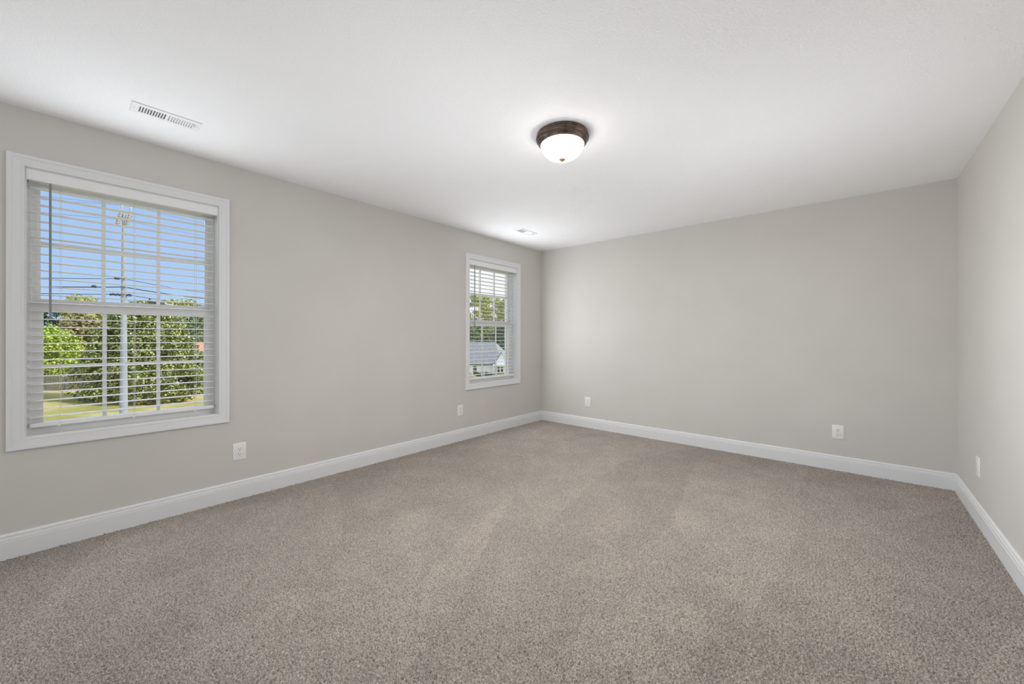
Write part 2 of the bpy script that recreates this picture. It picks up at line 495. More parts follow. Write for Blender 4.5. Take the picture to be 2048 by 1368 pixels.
# ------------------------------------------------------------------ blinds
def make_blind():
    r = empty('window_blind', (0, WY[1], WIN['z0']))
    hw = WIN['w'] / 2 - 0.008
    z = lambda v: v - WIN['z0']
    # valance with a small moulded lip and side returns
    b = MB()
    poly = [(-0.018, 2.056), (0.000, 2.056), (0.003, 2.059), (0.003, 2.1125), (0.001, 2.1155), (-0.018, 2.1155)]
    b.extrude([(x, -hw - 0.003, z(zz)) for x, zz in poly], (0, 2 * hw + 0.005, 0))
    b.build('valance', M['blind'], r)
    MB().box(-0.083, -0.024, -hw + 0.004, hw - 0.004, z(2.062), z(2.110)).build('headrail', M['blind'], r, bevel=0.003)
    sl = hw - 0.009
    b = MB()
    for i in range(29):
        zz = z(2.028 - i * 0.0461)
        prof = []
        for t in np.linspace(0, 1, 6):
            prof.append((-0.0845 + 0.050 * t, zz + 0.0022 * (1 - (2 * t - 1) ** 2) + 0.0016))
        prof += [(x, zq - 0.0030) for x, zq in reversed(prof)]
        b.extrude([(x, -sl, zq) for x, zq in prof], (0, 2 * sl, 0))
    b.build('slats', M['blind'], r, smooth=40)
    MB().box(-0.0855, -0.0335, -sl, sl, z(0.683), z(0.704)).build('bottom_rail', M['blind'], r, bevel=0.004)
    for yy in (-0.308, 0.004, 0.314):
        b = MB()
        for x in (-0.0315, -0.0880):
            b.tube([(x, yy, z(2.062)), (x, yy, z(0.682))], 0.0009, n=6)
        b.tube([(-0.0590, yy + 0.006, z(2.062)), (-0.0590, yy + 0.006, z(0.682))], 0.0008, n=6)
        for i in range(29):
            zz = z(2.028 - i * 0.0461 - 0.0022)
            b.tube([(-0.0315, yy, zz), (-0.0880, yy, zz)], 0.0006, n=4, caps=False)
        b.build('ladder_cord', M['cord'], r)
        b = MB().tube([(-0.032, yy, z(0.690)), (-0.030, yy, z(0.680)), (-0.031, yy - 0.004, z(0.668)), (-0.030, yy - 0.008, z(0.676)), (-0.031, yy - 0.010, z(0.666))], 0.0016, n=6)
        b.lathe([(0.0, 0.004), (0.005, 0.004), (0.006, 0.0), (0.005, -0.003), (0, -0.003)], (-0.030, yy - 0.003, z(0.6815)), n=10)
        b.build('cord_knot', M['blind'], r)
    b = MB().tube([(-0.002, -0.344, z(2.056)), (-0.0005, -0.344, z(2.040)), (0.0, -0.344, z(1.30)), (0.0, -0.344, z(1.292))], [0.0035, 0.0056, 0.0056, 0.0040], n=6)
    b.tube([(-0.030, -0.344, z(2.075)), (-0.004, -0.344, z(2.068)), (-0.002, -0.344, z(2.050))], 0.0018, n=6)
    b.build('tilt_wand', M['wand'], r, smooth=50)
    return r

bl = make_blind()
tag(bl, 'open white slat blind on the large near window', 'window blind', 'white slat blinds on the two windows')
bl2 = copy_tree(bl)
bl2.location.y = WY[2]
tag(bl2, 'open white slat blind on the far window by the corner')

# ------------------------------------------------------------------ ceiling light
LX, LY = 2.069, -2.563
r = empty('flush_mount_light', (LX, LY, H))
tag(r, 'round bronze-rimmed ceiling light with a glowing white glass dome', 'ceiling light')
prof = [(0.0, 0.0), (0.150, 0.0), (0.156, -0.004), (0.158, -0.010), (0.155, -0.015), (0.160, -0.019), (0.1625, -0.026), (0.161, -0.033), (0.153, -0.038), (0.154, -0.043), (0.151, -0.050), (0.143, -0.056), (0.141, -0.060), (0.136, -0.064), (0.130, -0.066), (0.126, -0.062), (0.126, -0.03), (0.0, -0.03)]
MB().lathe(prof, n=72).build('bronze_pan', M['bronze'], r, smooth=50)
dome = []
for i in range(17):
    a = pi / 2 * i / 16
    dome.append((0.1315 * cos(a) ** 0.85 if i < 16 else 0.0, -0.060 - 0.094 * sin(a)))
MB().lathe(dome, n=72).build('glass_dome', M['dome'], r, smooth=60)
light('lamp_light', 'AREA', (LX, LY, H - 0.175), (0, 0, -1), PW['bulb'], (1.0, 0.985, 0.96), shape='DISK', size=0.22)
MB().lathe([(0.0, -0.150), (0.016, -0.150), (0.0195, -0.154), (0.0165, -0.158), (0.010, -0.161), (0.0085, -0.164), (0.004, -0.168), (0.0, -0.169)], n=24).build('finial', M['brass'], r, smooth=50)

# ------------------------------------------------------------------ ceiling registers (local: long axis y, face down)
def make_vent():
    r = empty('ceiling_vent', (VENTS[0][0], VENTS[0][1], H))
    L, Wd = 0.150, 0.068
    b = MB()
    # face plate: bevelled rim around two louvre banks
    def ring(y0, y1, x0, x1, yi0, yi1, xi0, xi1):
        pts_o = [(x0, y0), (x1, y0), (x1, y1), (x0, y1)]
        pts_i = [(xi0, yi0), (xi1, yi0), (xi1, yi1), (xi0, yi1)]
        v = [(x, y, 0.0) for x, y in pts_o] + [(x + (0.004 if x < 0 else -0.004), y + (0.004 if y < 0 else -0.004), -0.005) for x, y in pts_o]
        v += [(x, y, -0.005) for x, y in pts_i] + [(x, y, 0.0) for x, y in pts_i]
        f = []
        for i in range(4):
            j = (i + 1) % 4
            f += [(i, j, 4 + j, 4 + i), (4 + i, 4 + j, 8 + j, 8 + i), (8 + i, 8 + j, 12 + j, 12 + i), (12 + i, 12 + j, j, i)]
        b.add(v, f)
    ring(-L, L, -Wd, Wd, -0.118, 0.118, -0.036, 0.036)
    b.box(-0.036, 0.036, -0.006, 0.006, -0.005, 0.0)
    b.build('face_plate', M['vent'], r, bevel=0.0)
    for s in (-1, 1):
        b = MB()
        for i in range(10):
            y = s * (0.0125 + i * 0.0113)
            # curved blade leaning away from the centre
            prof = [(y + s * 0.0055, -0.0055), (y + s * 0.0015, -0.0035), (y - s * 0.0025, 0.0010), (y - s * 0.0045, 0.0085)]
            poly = prof + [(a + s * 0.0012, c + 0.0012) for a, c in reversed(prof)]
            b.extrude([(-0.0365, a, c) for a, c in poly], (0.073, 0, 0))
        b.build('louvres', M['vent'], r)
    for y in (-0.136, 0.136):
        MB().lathe([(0.0, -0.0068), (0.0032, -0.0066), (0.0042, -0.005), (0.0042, -0.004)], (0, y, 0), n=12).build('screw', M['screw'], r)
    MB().box(-0.004, 0.020, 0.1195, 0.1235, -0.014, -0.004).box(0.014, 0.020, 0.110, 0.1235, -0.016, -0.012).build('damper_lever', M['vent'], r)
    b = MB(); t = 0.002
    b.box(-hx, -hx + t, -hy, hy, 0.0, 0.17).box(hx - t, hx, -hy, hy, 0.0, 0.17).box(-hx, hx, -hy, -hy + t, 0.0, 0.17).box(-hx, hx, hy - t, hy, 0.0, 0.17)
    b.box(-hx, hx, -hy, hy, 0.17, 0.175)
    b.build('duct_boot', M['duct'], r)
    return r
v = make_vent()
tag(v, 'white louvred ceiling vent above the near window', 'ceiling vent', 'white ceiling vents along the window wall')
v2 = copy_tree(v); v2.location = (VENTS[1][0], VENTS[1][1], H)
tag(v2, 'small-looking white ceiling vent near the far corner')

# ------------------------------------------------------------------ wall outlets (local: face +x, u = y, v = z)
def make_outlet():
    r = empty('wall_outlet', (0, 0, 0))
    b = MB(); hw, hh = 0.0415, 0.0625
    v = []
    for d, x in ((0, 0), (0, 0.002), (0.0035, 0.0052), (0.006, 0.006)):
        v += [(x, -hw + d, -hh + d), (x, hw - d, -hh + d), (x, hw - d, hh - d), (x, -hw + d, hh - d)]
    f = [(0, 1, 2, 3), (12, 13, 14, 15)]
    for i in range(3):
        for e in range(4):
            e2 = (e + 1) % 4
            f.append((i * 4 + e, i * 4 + e2, (i + 1) * 4 + e2, (i + 1) * 4 + e))
    b.add(v, f); b.build('wall_plate', M['plate'], r, smooth=30)
    for zc in (0.0195, -0.0195):
        # rounded receptacle face with flattened top and bottom
        pts = []
        for q in range(36):
            a = 2 * pi * q / 36
            pts.append((0.0172 * cos(a), max(-0.0142, min(0.0142, 0.0172 * sin(a)))))
        b = MB(); n = len(pts)
        v = [(0.005, y, zc + z) for y, z in pts] + [(0.0072, y, zc + z) for y, z in pts] + [(0.0080, y * 0.93, zc + z * 0.93) for y, z in pts]
        f = [tuple(range(2 * n, 3 * n))]
        for i in range(2):
            f += [(i * n + q, i * n + (q + 1) % n, (i + 1) * n + (q + 1) % n, (i + 1) * n + q) for q in range(n)]
        b.add(v, f); rc = b.build('receptacle', M['plate'], r, smooth=30)
        b = MB()
        frame_loop(b, [(-0.0176, 0.0176, zc - 0.0146, zc + 0.0146, 0.0055), (-0.0176, 0.0176, zc - 0.0146, zc + 0.0146, 0.0062), (-0.0170, 0.0170, zc - 0.0140, zc + 0.0140, 0.0062), (-0.0170, 0.0170, zc - 0.0140, zc + 0.0140, 0.0055)])
        b = MB()
        b.box(0.0070, 0.0083, -0.0078, -0.0052, zc - 0.0005, zc + 0.0085).box(0.0070, 0.0083, 0.0052, 0.0078, zc - 0.0000, zc + 0.0075)
        b.tube([(0.0070, 0, zc - 0.0075), (0.0083, 0, zc - 0.0075)], 0.0028, n=12)
        b.build('slots', M['slot'], rc)
    MB().lathe([(0.0, 0.0072), (0.0026, 0.0070), (0.0034, 0.0060), (0.0034, 0.005)], n=14, axis='X').build('plate_screw', M['screw'], r, smooth=40)
    return r
OUT = [((0, -3.7185, 0.348), 0, 'white outlet plate below the right edge of the near window'),
       ((0, -1.5605, 0.350), 0, 'white outlet plate on the window wall just before the far window'),
       ((0.7650, 0, 0.3405), -pi / 2, 'white outlet plate on the end wall near the far corner window'),
       ((3.3175, 0, 0.3455), -pi / 2, 'white outlet plate on the end wall toward the bright side wall'),
       ((W, -0.6965, 0.3620), pi, 'white outlet plate on the bright side wall facing the windows')]
src = make_outlet()
for i, (p, rz, lab) in enumerate(OUT):
    o = src if i == 0 else copy_tree(src)
    o.location = p; o.rotation_euler = (0, 0, rz)
    tag(o, lab, 'wall outlet', 'white wall outlets above the baseboards')

# ================================================================== outside
def gz(x, y):
    return -4.75 - 0.1 * min(8, max(-10, y)) - 0.016 * max(0, y - 8)

M['lawn'] = noise_mat('lawn_grass', (0.29, 0.28, 0.085), (0.58, 0.47, 0.22), 0.16, 0.9, 0.1, detail=6, lo=0.40, hi=0.60)
M['asphalt'] = noise_mat('road_asphalt', (0.30, 0.30, 0.31), (0.36, 0.36, 0.37), 3, 0.9, 0.1)
M['concrete'] = noise_mat('drive_concrete', (0.48, 0.45, 0.42), (0.56, 0.53, 0.50), 2, 0.9, 0.1)
M['straw'] = noise_mat('dry_field', (0.48, 0.38, 0.22), (0.56, 0.46, 0.28), 0.5, 0.95, 0.1)
M['bark'] = noise_mat('tree_bark', (0.09, 0.07, 0.055), (0.16, 0.13, 0.10), 8, 0.9, 0.1)
M['pole'] = noise_mat('pole_concrete', (0.25, 0.28, 0.33), (0.30, 0.33, 0.38), 1.5, 0.7, 0.2)
M['steel'] = mat('galvanised_steel', (0.38, 0.39, 0.40), 0.45, 0.5, metal=0.5)
M['porcelain'] = mat('insulator_grey', (0.55, 0.57, 0.60), 0.25, 0.5)
M['fuse'] = noise_mat('fuse_tube', (0.30, 0.26, 0.20), (0.42, 0.38, 0.32), 12, 0.5, 0.4)
M['cable'] = mat('cable_black', (0.04, 0.045, 0.055), 0.6, 0.3)
M['fence'] = noise_mat('weathered_shaded_fence', (0.10, 0.098, 0.085), (0.155, 0.15, 0.13), 4, 0.9, 0.1, stretch=(1, 6, 0.4))  # weathered boards, darkened in the colour for the shade they stand in
M['shingle'] = noise_mat('grey_shingles', (0.22, 0.23, 0.26), (0.30, 0.31, 0.34), 3, 0.85, 0.2)
M['siding'] = mat('white_siding', (0.84, 0.86, 0.88), 0.6, 0.3)
M['terracotta'] = noise_mat('rust_roof', (0.42, 0.20, 0.12), (0.52, 0.28, 0.18), 3, 0.85, 0.2)
M['darkglass'] = mat('dark_window', (0.05, 0.055, 0.06), 0.2, 0.5)
M['lamp_grey'] = mat('lamp_head_grey', (0.055, 0.065, 0.08), 0.5, 0.4)
M['car'] = mat('dark_car_paint', (0.025, 0.028, 0.033), 0.25, 0.5)
M['tyre'] = mat('tyre_rubber', (0.015, 0.015, 0.015), 0.8, 0.2)
M['tail'] = mat('tail_lamp_red', (0.45, 0.04, 0.03), 0.3, 0.5)
M['chrome'] = mat('wheel_alloy', (0.55, 0.55, 0.56), 0.3, 0.5, metal=0.8)

def ground_strip(name, x0, x1, y0, y1, dz, m, label, cat, ny=40, nx=2):
    b = MB()
    X = np.linspace(x0, x1, nx); Y = np.linspace(y0, y1, ny)
    vs = [(x, y, gz(x, y) + dz) for y in Y for x in X]
    fs = [(j * nx + i, j * nx + i + 1, (j + 1) * nx + i + 1, (j + 1) * nx + i) for j in range(ny - 1) for i in range(nx - 1)]
    b.add(vs, fs)
    return tag(b.build(name, m), label, cat, kind='structure')
ground_strip('ground', -320, -0.5, -140, 260, 0.0, M['lawn'], 'patchy sunlit lawn outside the windows', 'lawn', ny=120, nx=3)
ground_strip('road', -88, -81, -140, 160, 0.03, M['asphalt'], 'grey road beyond the wooden fence', 'road', ny=100)
ground_strip('field', -112, -89, -60, 20, 0.02, M['straw'], 'dry straw-coloured field beyond the road', 'field')
ground_strip('driveway', -82, -55.5, 4.6, 10.5, 0.03, M['concrete'], 'pale concrete drive to the right of the leafy tree', 'driveway', ny=6)

# ---- foliage
def leaf_mesh(name, clumps, leaf, seed, m, parent, squash=0.8):
    """clumps: (centre, radius, count); every leaf is a small folded blade"""
    rg = np.random.default_rng(seed)
    V, Fc = [], []
    base = 0
    for (c, rad, cnt) in clumps:
        d = rg.normal(size=(cnt, 3)); d /= np.linalg.norm(d, axis=1)[:, None]
        rr = rad * (0.55 + 0.5 * rg.random((cnt, 1)) ** 0.6)
        pos = np.array(c) + d * rr * np.array([1, 1, squash])
        nrm = d + rg.normal(size=(cnt, 3)) * 0.55 + np.array([0, 0, 0.45])
        nrm /= np.linalg.norm(nrm, axis=1)[:, None]
        t = np.cross(nrm, rg.normal(size=(cnt, 3))); t /= np.linalg.norm(t, axis=1)[:, None] + 1e-9
        s = np.cross(nrm, t)
        L = leaf * (0.7 + 0.6 * rg.random((cnt, 1)))
        Wd = L * 0.34
        p0 = pos - t * L * 0.5; p2 = pos + t * L * 0.5
        p1 = pos + s * Wd + nrm * Wd * 0.25; p3 = pos - s * Wd + nrm * Wd * 0.25
        V.append(np.stack([p0, p1, p2, p3], 1).reshape(-1, 3))
        i = base + np.arange(cnt) * 4
        Fc.append(np.stack([np.stack([i, i + 1, i + 2], -1), np.stack([i, i + 2, i + 3], -1)], 1).reshape(-1, 3))
        base += cnt * 4
    V = np.concatenate(V).astype(np.float32); Fc = np.concatenate(Fc).astype(np.int32)
    me = bpy.data.meshes.new(name)
    me.vertices.add(len(V)); me.vertices.foreach_set('co', V.ravel())
    me.loops.add(Fc.size); me.loops.foreach_set('vertex_index', Fc.ravel())
    me.polygons.add(len(Fc)); me.polygons.foreach_set('loop_start', (np.arange(len(Fc)) * 3).astype(np.int32))
    me.materials.append(m); me.update(calc_edges=True)
    o = bpy.data.objects.new(name, me); COL.objects.link(o); o.parent = parent
    return o

def crown_clumps(shape, n, rad, cnt, seed, fill=0.35):
    """shape(t, az) -> (offset radius) gives the crown's half width at height fraction t"""
    rg = random.Random(seed); out = []
    for i in range(n):
        t = rg.random() ** 0.85; az = rg.uniform(0, 2 * pi)
        rr = shape(t, az) * (1 - fill * rg.random() ** 2)
        out.append((rr * cos(az), rr * sin(az), t, rad * rg.uniform(0.7, 1.25), int(cnt * rg.uniform(0.7, 1.3))))
    return out

def make_tree(name, label, x, y, h, half, shape, m, n, crad, cnt, leaf, seed, clear=0.05, trunk_r=0.2, group=None, zoff=0.0, extra=None, cat='tree'):
    z = gz(x, y) + zoff
    r = empty(name, (x, y, z))
    tag(r, label, cat, group)
    top, bot = h, h * clear
    cl = []
    for (ox, oy, t, cr, ct) in crown_clumps(lambda t, a: shape(t, a) * half, n, crad, cnt, seed):
        cl.append(((ox, oy, bot + (top - bot - crad * 0.6) * t), cr, ct))
    if extra: cl += extra
    leaf_mesh('foliage', cl, leaf, seed, m, r)
    b = MB()
    rg = random.Random(seed + 9)
    b.tube([(0, 0, -0.15), (0.03, 0.02, h * 0.25), (-0.05, 0.04, h * 0.55), (0, 0, h * 0.88)], [trunk_r, trunk_r * 0.8, trunk_r * 0.5, trunk_r * 0.15], n=9)
    for k in range(9):
        a = rg.uniform(0, 2 * pi); zz = h * rg.uniform(0.2, 0.75); ln = half * rg.uniform(0.45, 0.8) * shape(zz / h, a)
        b.tube([(0, 0, zz), (ln * 0.5 * cos(a), ln * 0.5 * sin(a), zz + ln * 0.25), (ln * cos(a), ln * sin(a), zz + ln * 0.4)], [trunk_r * 0.4, trunk_r * 0.25, trunk_r * 0.1], n=6)
    b.build('trunk', M['bark'], r, smooth=60)
    return r

M['mag'] = leaf_mat('magnolia_leaf', [(0.04, 0.075, 0.02), (0.09, 0.14, 0.035), (0.28, 0.31, 0.08), (0.54, 0.52, 0.19)], 0.28, 0.5)
M['lime'] = leaf_mat('lime_leaf', [(0.20, 0.30, 0.04), (0.34, 0.46, 0.06), (0.46, 0.54, 0.08)], 0.5, 0.3)
M['dark_leaf'] = leaf_mat('dark_woods_leaf', [(0.03, 0.06, 0.04), (0.05, 0.10, 0.055), (0.09, 0.15, 0.07)], 0.6, 0.3)
M['mid_leaf'] = leaf_mat('mid_green_leaf', [(0.07, 0.13, 0.05), (0.13, 0.20, 0.07), (0.22, 0.28, 0.09)], 0.6, 0.3)
M['olive_leaf'] = leaf_mat('olive_leaf', [(0.20, 0.19, 0.09), (0.28, 0.25, 0.12), (0.35, 0.31, 0.15)], 0.7, 0.2)
M['gold_leaf'] = leaf_mat('yellow_green_leaf', [(0.22, 0.30, 0.06), (0.36, 0.42, 0.10), (0.50, 0.42, 0.14)], 0.6, 0.3)
M['bush_leaf'] = leaf_mat('bush_leaf', [(0.03, 0.055, 0.035), (0.06, 0.10, 0.05)], 0.6, 0.3)

egg = lambda t, a: float(np.interp(t, [0, 0.12, 0.25, 0.45, 0.65, 0.85, 1.0], [0.74, 0.95, 1.0, 0.86, 0.68, 0.48, 0.2])) * (1 + 0.08 * sin(3 * a + 1.3) + 0.08 * sin(7 * a + 9 * t))
rnd = lambda t, a: max(0.2, math.sqrt(max(0.0, 1 - ((t - 0.5) / 0.56) ** 2))) * (1 + 0.12 * sin(3 * a + 4 * t) + 0.08 * sin(5 * a))

make_tree('magnolia_tree', 'broad glossy-leaved tree behind the tall pole in the near window', -47.0, 0.85, 9.4, 4.5, egg, M['mag'], 560, 0.62, 95, 0.215, 11, clear=0.02, trunk_r=0.22)
make_tree('small_tree', 'bright lime-green young tree at the left of the near window', -62.0, -5.6, 6.7, 2.0, rnd, M['lime'], 90, 0.7, 60, 0.26, 21, clear=0.22, trunk_r=0.1, group='trees beyond the lawn')
woods = [
    (-126, -14.5, 12.0, 5.0, 'dark_leaf', 'dark bluish woodland tree at the far left of the near window'),
    (-118, -5.0, 12.3, 4.2, 'dark_leaf', 'dark tree behind the lime-green young tree'),
    (-106, -1.4, 13.6, 3.2, 'gold_leaf', 'yellow-topped tall tree rising left of the pole above the sash rail'),
    (-92, -1.6, 9.9, 2.9, 'olive_leaf', 'dull olive tree between the lime-green tree and the glossy tree'),
    (-122, 6.0, 11.2, 4.6, 'mid_leaf', 'mid-green woodland tree hidden mostly behind the glossy tree'),
    (-110, 13.2, 15.4, 4.0, 'gold_leaf', 'yellow-green tall tree at the right of the near window above the sash rail'),
    (-98, 15.4, 12.0, 3.4, 'mid_leaf', 'mid-green tree right of the glossy tree'),
    (-124, 22.5, 15.0, 4.6, 'dark_leaf', 'dark tree past the rust-roofed house'),
]
for i, (x, y, h, half, mm, lab) in enumerate(woods):
    make_tree('woodland_tree', lab, x, y, h, half, rnd, M[mm], 85, 1.25, 55, 0.55, 40 + i, clear=0.03, trunk_r=0.25, group='trees beyond the lawn')
ygt = make_tree('shrub', 'low yellow-green shrub in front of the olive tree', -72, -2.1, 5.2, 2.2, rnd, M['gold_leaf'], 50, 0.7, 50, 0.30, 61, clear=0.0, trunk_r=0.08, cat='shrub')

# ---- fence
def fence():
    x = -58.0
    y0, y1 = -13.0, 1.6
    r = empty('wooden_fence', (x, y0, gz(x, y0)))
    tag(r, 'weathered grey board fence across the far edge of the lawn', 'fence')
    b = MB(); y = y0
    rg = random.Random(3)
    while y < y1:
        z = gz(x, y) - r.location.z
        b.box(-0.012, 0.012, y - y0, y - y0 + 0.135, z + 0.04, z + 1.45 + rg.uniform(-0.02, 0.02))
        y += 0.15
    b.build('board_panel', M['fence'], r)
    b = MB()
    for hh in (0.35, 1.15):
        za, zb = gz(x, y0) - r.location.z, gz(x, y1) - r.location.z
        b.add([(-0.012, 0, za + hh), (-0.012, y1 - y0, zb + hh), (-0.012, y1 - y0, zb + hh + 0.09), (-0.012, 0, za + hh + 0.09), (-0.05, 0, za + hh), (-0.05, y1 - y0, zb + hh), (-0.05, y1 - y0, zb + hh + 0.09), (-0.05, 0, za + hh + 0.09)],
              [(0, 1, 2, 3), (7, 6, 5, 4), (0, 4, 5, 1), (3, 2, 6, 7), (0, 3, 7, 4), (1, 5, 6, 2)])
    b.build('rails', M['fence'], r)
    y = y0
    while y < y1:
        z = gz(x, y) - r.location.z
        MB().box(-0.14, -0.05, y - y0, y - y0 + 0.09, z - 0.1, z + 1.5).build('post', M['fence'], r)
        y += 2.4
fence()

# ---- utility pole
PX, PY = -20.58, -2.75
def pole():
    zb = gz(PX, PY)
    r = empty('utility_pole', (PX, PY, zb))
    tag(r, 'tall pale grey utility pole in front of the leafy tree', 'utility pole')
    top = 6.62 - zb
    lx = Vector((0.16, 0.985, 0)).normalized()          # line across the view
    MB().tube([(0, 0, -0.2), (0, 0, top * 0.5), (0, 0, top)], [0.160, 0.110, 0.056], n=24).build('pole_shaft', M['pole'], r, smooth=60)
    def ins(p, h):
        prof = [(0.0, h), (0.028, h), (0.035, h * 0.93)]
        k = 5
        for i in range(k):
            z1_ = h * (0.9 - 0.8 * i / k); z2 = z1_ - h * 0.06
            prof += [(0.030, z1_), (0.062, z2), (0.030, z2 - h * 0.02)]
        prof += [(0.02, 0.0), (0.0, 0.0)]
        MB().lathe(prof, p, n=16).build('insulator', M['porcelain'], r, smooth=40)
    ins((-0.00, -0.05, top - 0.02), 0.34)
    off = lx * 0.22
    ins((off.x, off.y, top - 0.02), 0.28)
    b = MB()
    b.obox((lx.x * 0.09, lx.y * 0.09, top - 0.10), lx, Vector((0, 0, 1)).cross(lx), (0, 0, 1), 0.17, 0.022, 0.025)
    b.obox((0, 0, top - 0.34), lx, Vector((0, 0, 1)).cross(lx), (0, 0, 1), 0.19, 0.022, 0.025)
    b.tube([(off.x, off.y, top - 0.02), (off.x, off.y, top - 0.14)], 0.015, n=8)
    b.build('bracket', M['steel'], r)
    for s, u0, u1, zt, zb2 in ((-1, -0.09, -0.21, top - 0.04, top - 0.56), (1, 0.20, 0.09, top - 0.04, top - 0.52)):
        a, c = lx * u0, lx * u1
        mid = (a + c) / 2
        b = MB()
        b.tube([(a.x + 0.05, a.y, zt), (mid.x + 0.05, mid.y, (zt + zb2) / 2), (c.x + 0.05, c.y, zb2)], [0.050, 0.058, 0.046], n=12)
        for q in range(5):
            t = 0.12 + q * 0.19
            p = a.lerp(c, t); zz = zt + (zb2 - zt) * t
            b.tube([(p.x + 0.05, p.y, zz + 0.014), (p.x + 0.05, p.y, zz - 0.014)], 0.072, n=12)
        f = MB()
        o2 = lx * (-0.085 if s < 0 else -0.075)
        f.tube([(a.x + o2.x + 0.10, a.y + o2.y, zt + 0.02), (c.x + o2.x + 0.10, c.y + o2.y, zb2 - 0.02)], 0.013, n=8)
        f.tube([(a.x + 0.05, a.y, zt), (a.x + o2.x + 0.10, a.y + o2.y, zt + 0.02)], 0.012, n=6)
        f.tube([(c.x + 0.05, c.y, zb2), (c.x + o2.x + 0.10, c.y + o2.y, zb2 - 0.02)], 0.012, n=6)
        g = b.build('fuse_cutout', M['fuse'], r, smooth=40)
        f.build('fuse_link', M['steel'], g)
    for zz in (3.72, 3.35, 3.03):
        z = zz - zb
        b = MB()
        b.lathe([(0.096, -0.03), (0.102, -0.03), (0.102, 0.03), (0.096, 0.03)], (0, 0, z), n=20)
        b.box(0.09, 0.17, -0.02, 0.02, z - 0.02, z + 0.02)
        b.build('cable_clamp', M['steel'], r)
pole()

# ---- street light on the pole: arm curls behind and turns its head back over the road
def street_light():
    r = empty('street_light', (PX, PY, 2.44))
    tag(r, 'grey street light head on an arm beside the tall pole', 'street light')
    MB().tube([(-0.08, 0.05, 0.0), (-0.9, 0.75, 0.06), (-1.75, 1.55, 0.13), (-2.0, 1.95, 0.22), (-2.02, 2.02, 0.32), (-2.0, 1.93, 0.38), (-2.0, 1.60, 0.41)], 0.032, n=10).build('arm', M['steel'], r, smooth=60)
    ax = Vector((0.0, -1.0, 0.17)).normalized(); sd = Vector((1, 0, 0)); upv = ax.cross(sd) * -1
    b = MB(); rings = [(0.0, 0.05, 0.03), (0.10, 0.075, 0.05), (0.25, 0.115, 0.075), (0.45, 0.13, 0.085), (0.58, 0.125, 0.085), (0.66, 0.10, 0.06)]
    n0, n = 0, 16; vs = []; fs = []
    p0 = Vector((-2.0, 1.62, 0.41))
    for d, wy, wz in rings:
        for q in range(n):
            a = 2 * pi * q / n
            vs.append(p0 + ax * d + sd * (wy * cos(a)) + Vector((0, 0, 1)) * (wz * sin(a) * (0.8 if sin(a) > 0 else 1.0)))
    for i in range(len(rings) - 1):
        for q in range(n):
            fs.append((i * n + q, i * n + (q + 1) % n, (i + 1) * n + (q + 1) % n, (i + 1) * n + q))
    fs += [tuple(range(n)), tuple(range((len(rings) - 1) * n, len(rings) * n))]
    b.add(vs, fs)
    hd = b.build('lamp_head', M['lamp_grey'], r, smooth=50)
    pc = p0 + ax * 0.57 + Vector((0, 0, 0.085))
    MB().lathe([(0.0, 0.06), (0.035, 0.06), (0.04, 0.0), (0.0, 0.0)], (pc.x, pc.y, pc.z - 0.02), n=12).build('photocell', M['lamp_grey'], hd)
street_light()

# ---- overhead wires
def wire(pts, rad, label, knots=()):
    P = []
    for i in range(len(pts) - 1):
        a, c = Vector(pts[i]), Vector(pts[i + 1])
        for k in range(12):
            t = k / 12
            p = a.lerp(c, t); p.z -= 0.10 * 4 * t * (1 - t) * (c - a).length / 14
            P.append(p)
    P.append(Vector(pts[-1]))
    b = MB().tube(P, rad, n=5)
    for q, ln in knots:
        q = Vector(q)
        for k in range(5):
            b.lathe([(0.0, 0.05), (0.04, 0.03), (0.045, -0.03), (0.0, -0.05)], (q.x, q.y + ln * k / 5, q.z + 0.02 * (k % 2)), n=8)
    o = b.build('power_line', M['cable'], None)
    tag(o, label, 'power line', 'overhead wires outside the near window')
L0 = lambda z: (-16.6, -9.5, z)
wire([(-17.6, -7.2, 5.85), (PX, PY - 0.05, 6.96), (-38, 6.5, 11.4)], 0.005, 'topmost thin wire reaching the tip of the tall pole')
wire([(-17.6, -7.2, 5.62), (PX + 0.3, PY + 0.15, 6.90), (-38, 6.8, 10.9)], 0.005, 'second thin high wire from the top of the pole')
wire([(-17.6, -7.2, 5.30), (PX, PY - 0.1, 6.30), (-38, 6.6, 9.9)], 0.005, 'third thin high wire crossing below the pole hardware')
wire([(-17.9, -7.4, 3.07), (PX + 0.17, PY, 3.72), (-34.6, 4.4, 4.62)], 0.013, 'cable highest of the three low cables on the pole', [((PX + 0.3, PY - 0.28, 3.69), 0.12)])
wire([(-17.9, -7.4, 2.78), (PX + 0.17, PY, 3.36), (-34.6, 4.4, 4.20)], 0.022, 'thick cable middle of the three low cables on the pole', [((PX + 0.45, PY - 0.95, 3.26), 0.1)])
wire([(-17.9, -7.4, 2.60), (PX + 0.17, PY, 3.05), (-34.6, 4.4, 3.65)], 0.014, 'cable lowest of the three low cables just above the sash rail', [((PX + 0.35, PY - 0.42, 2.99), 0.34), ((PX + 0.1, PY + 0.12, 3.02), 0.1)])

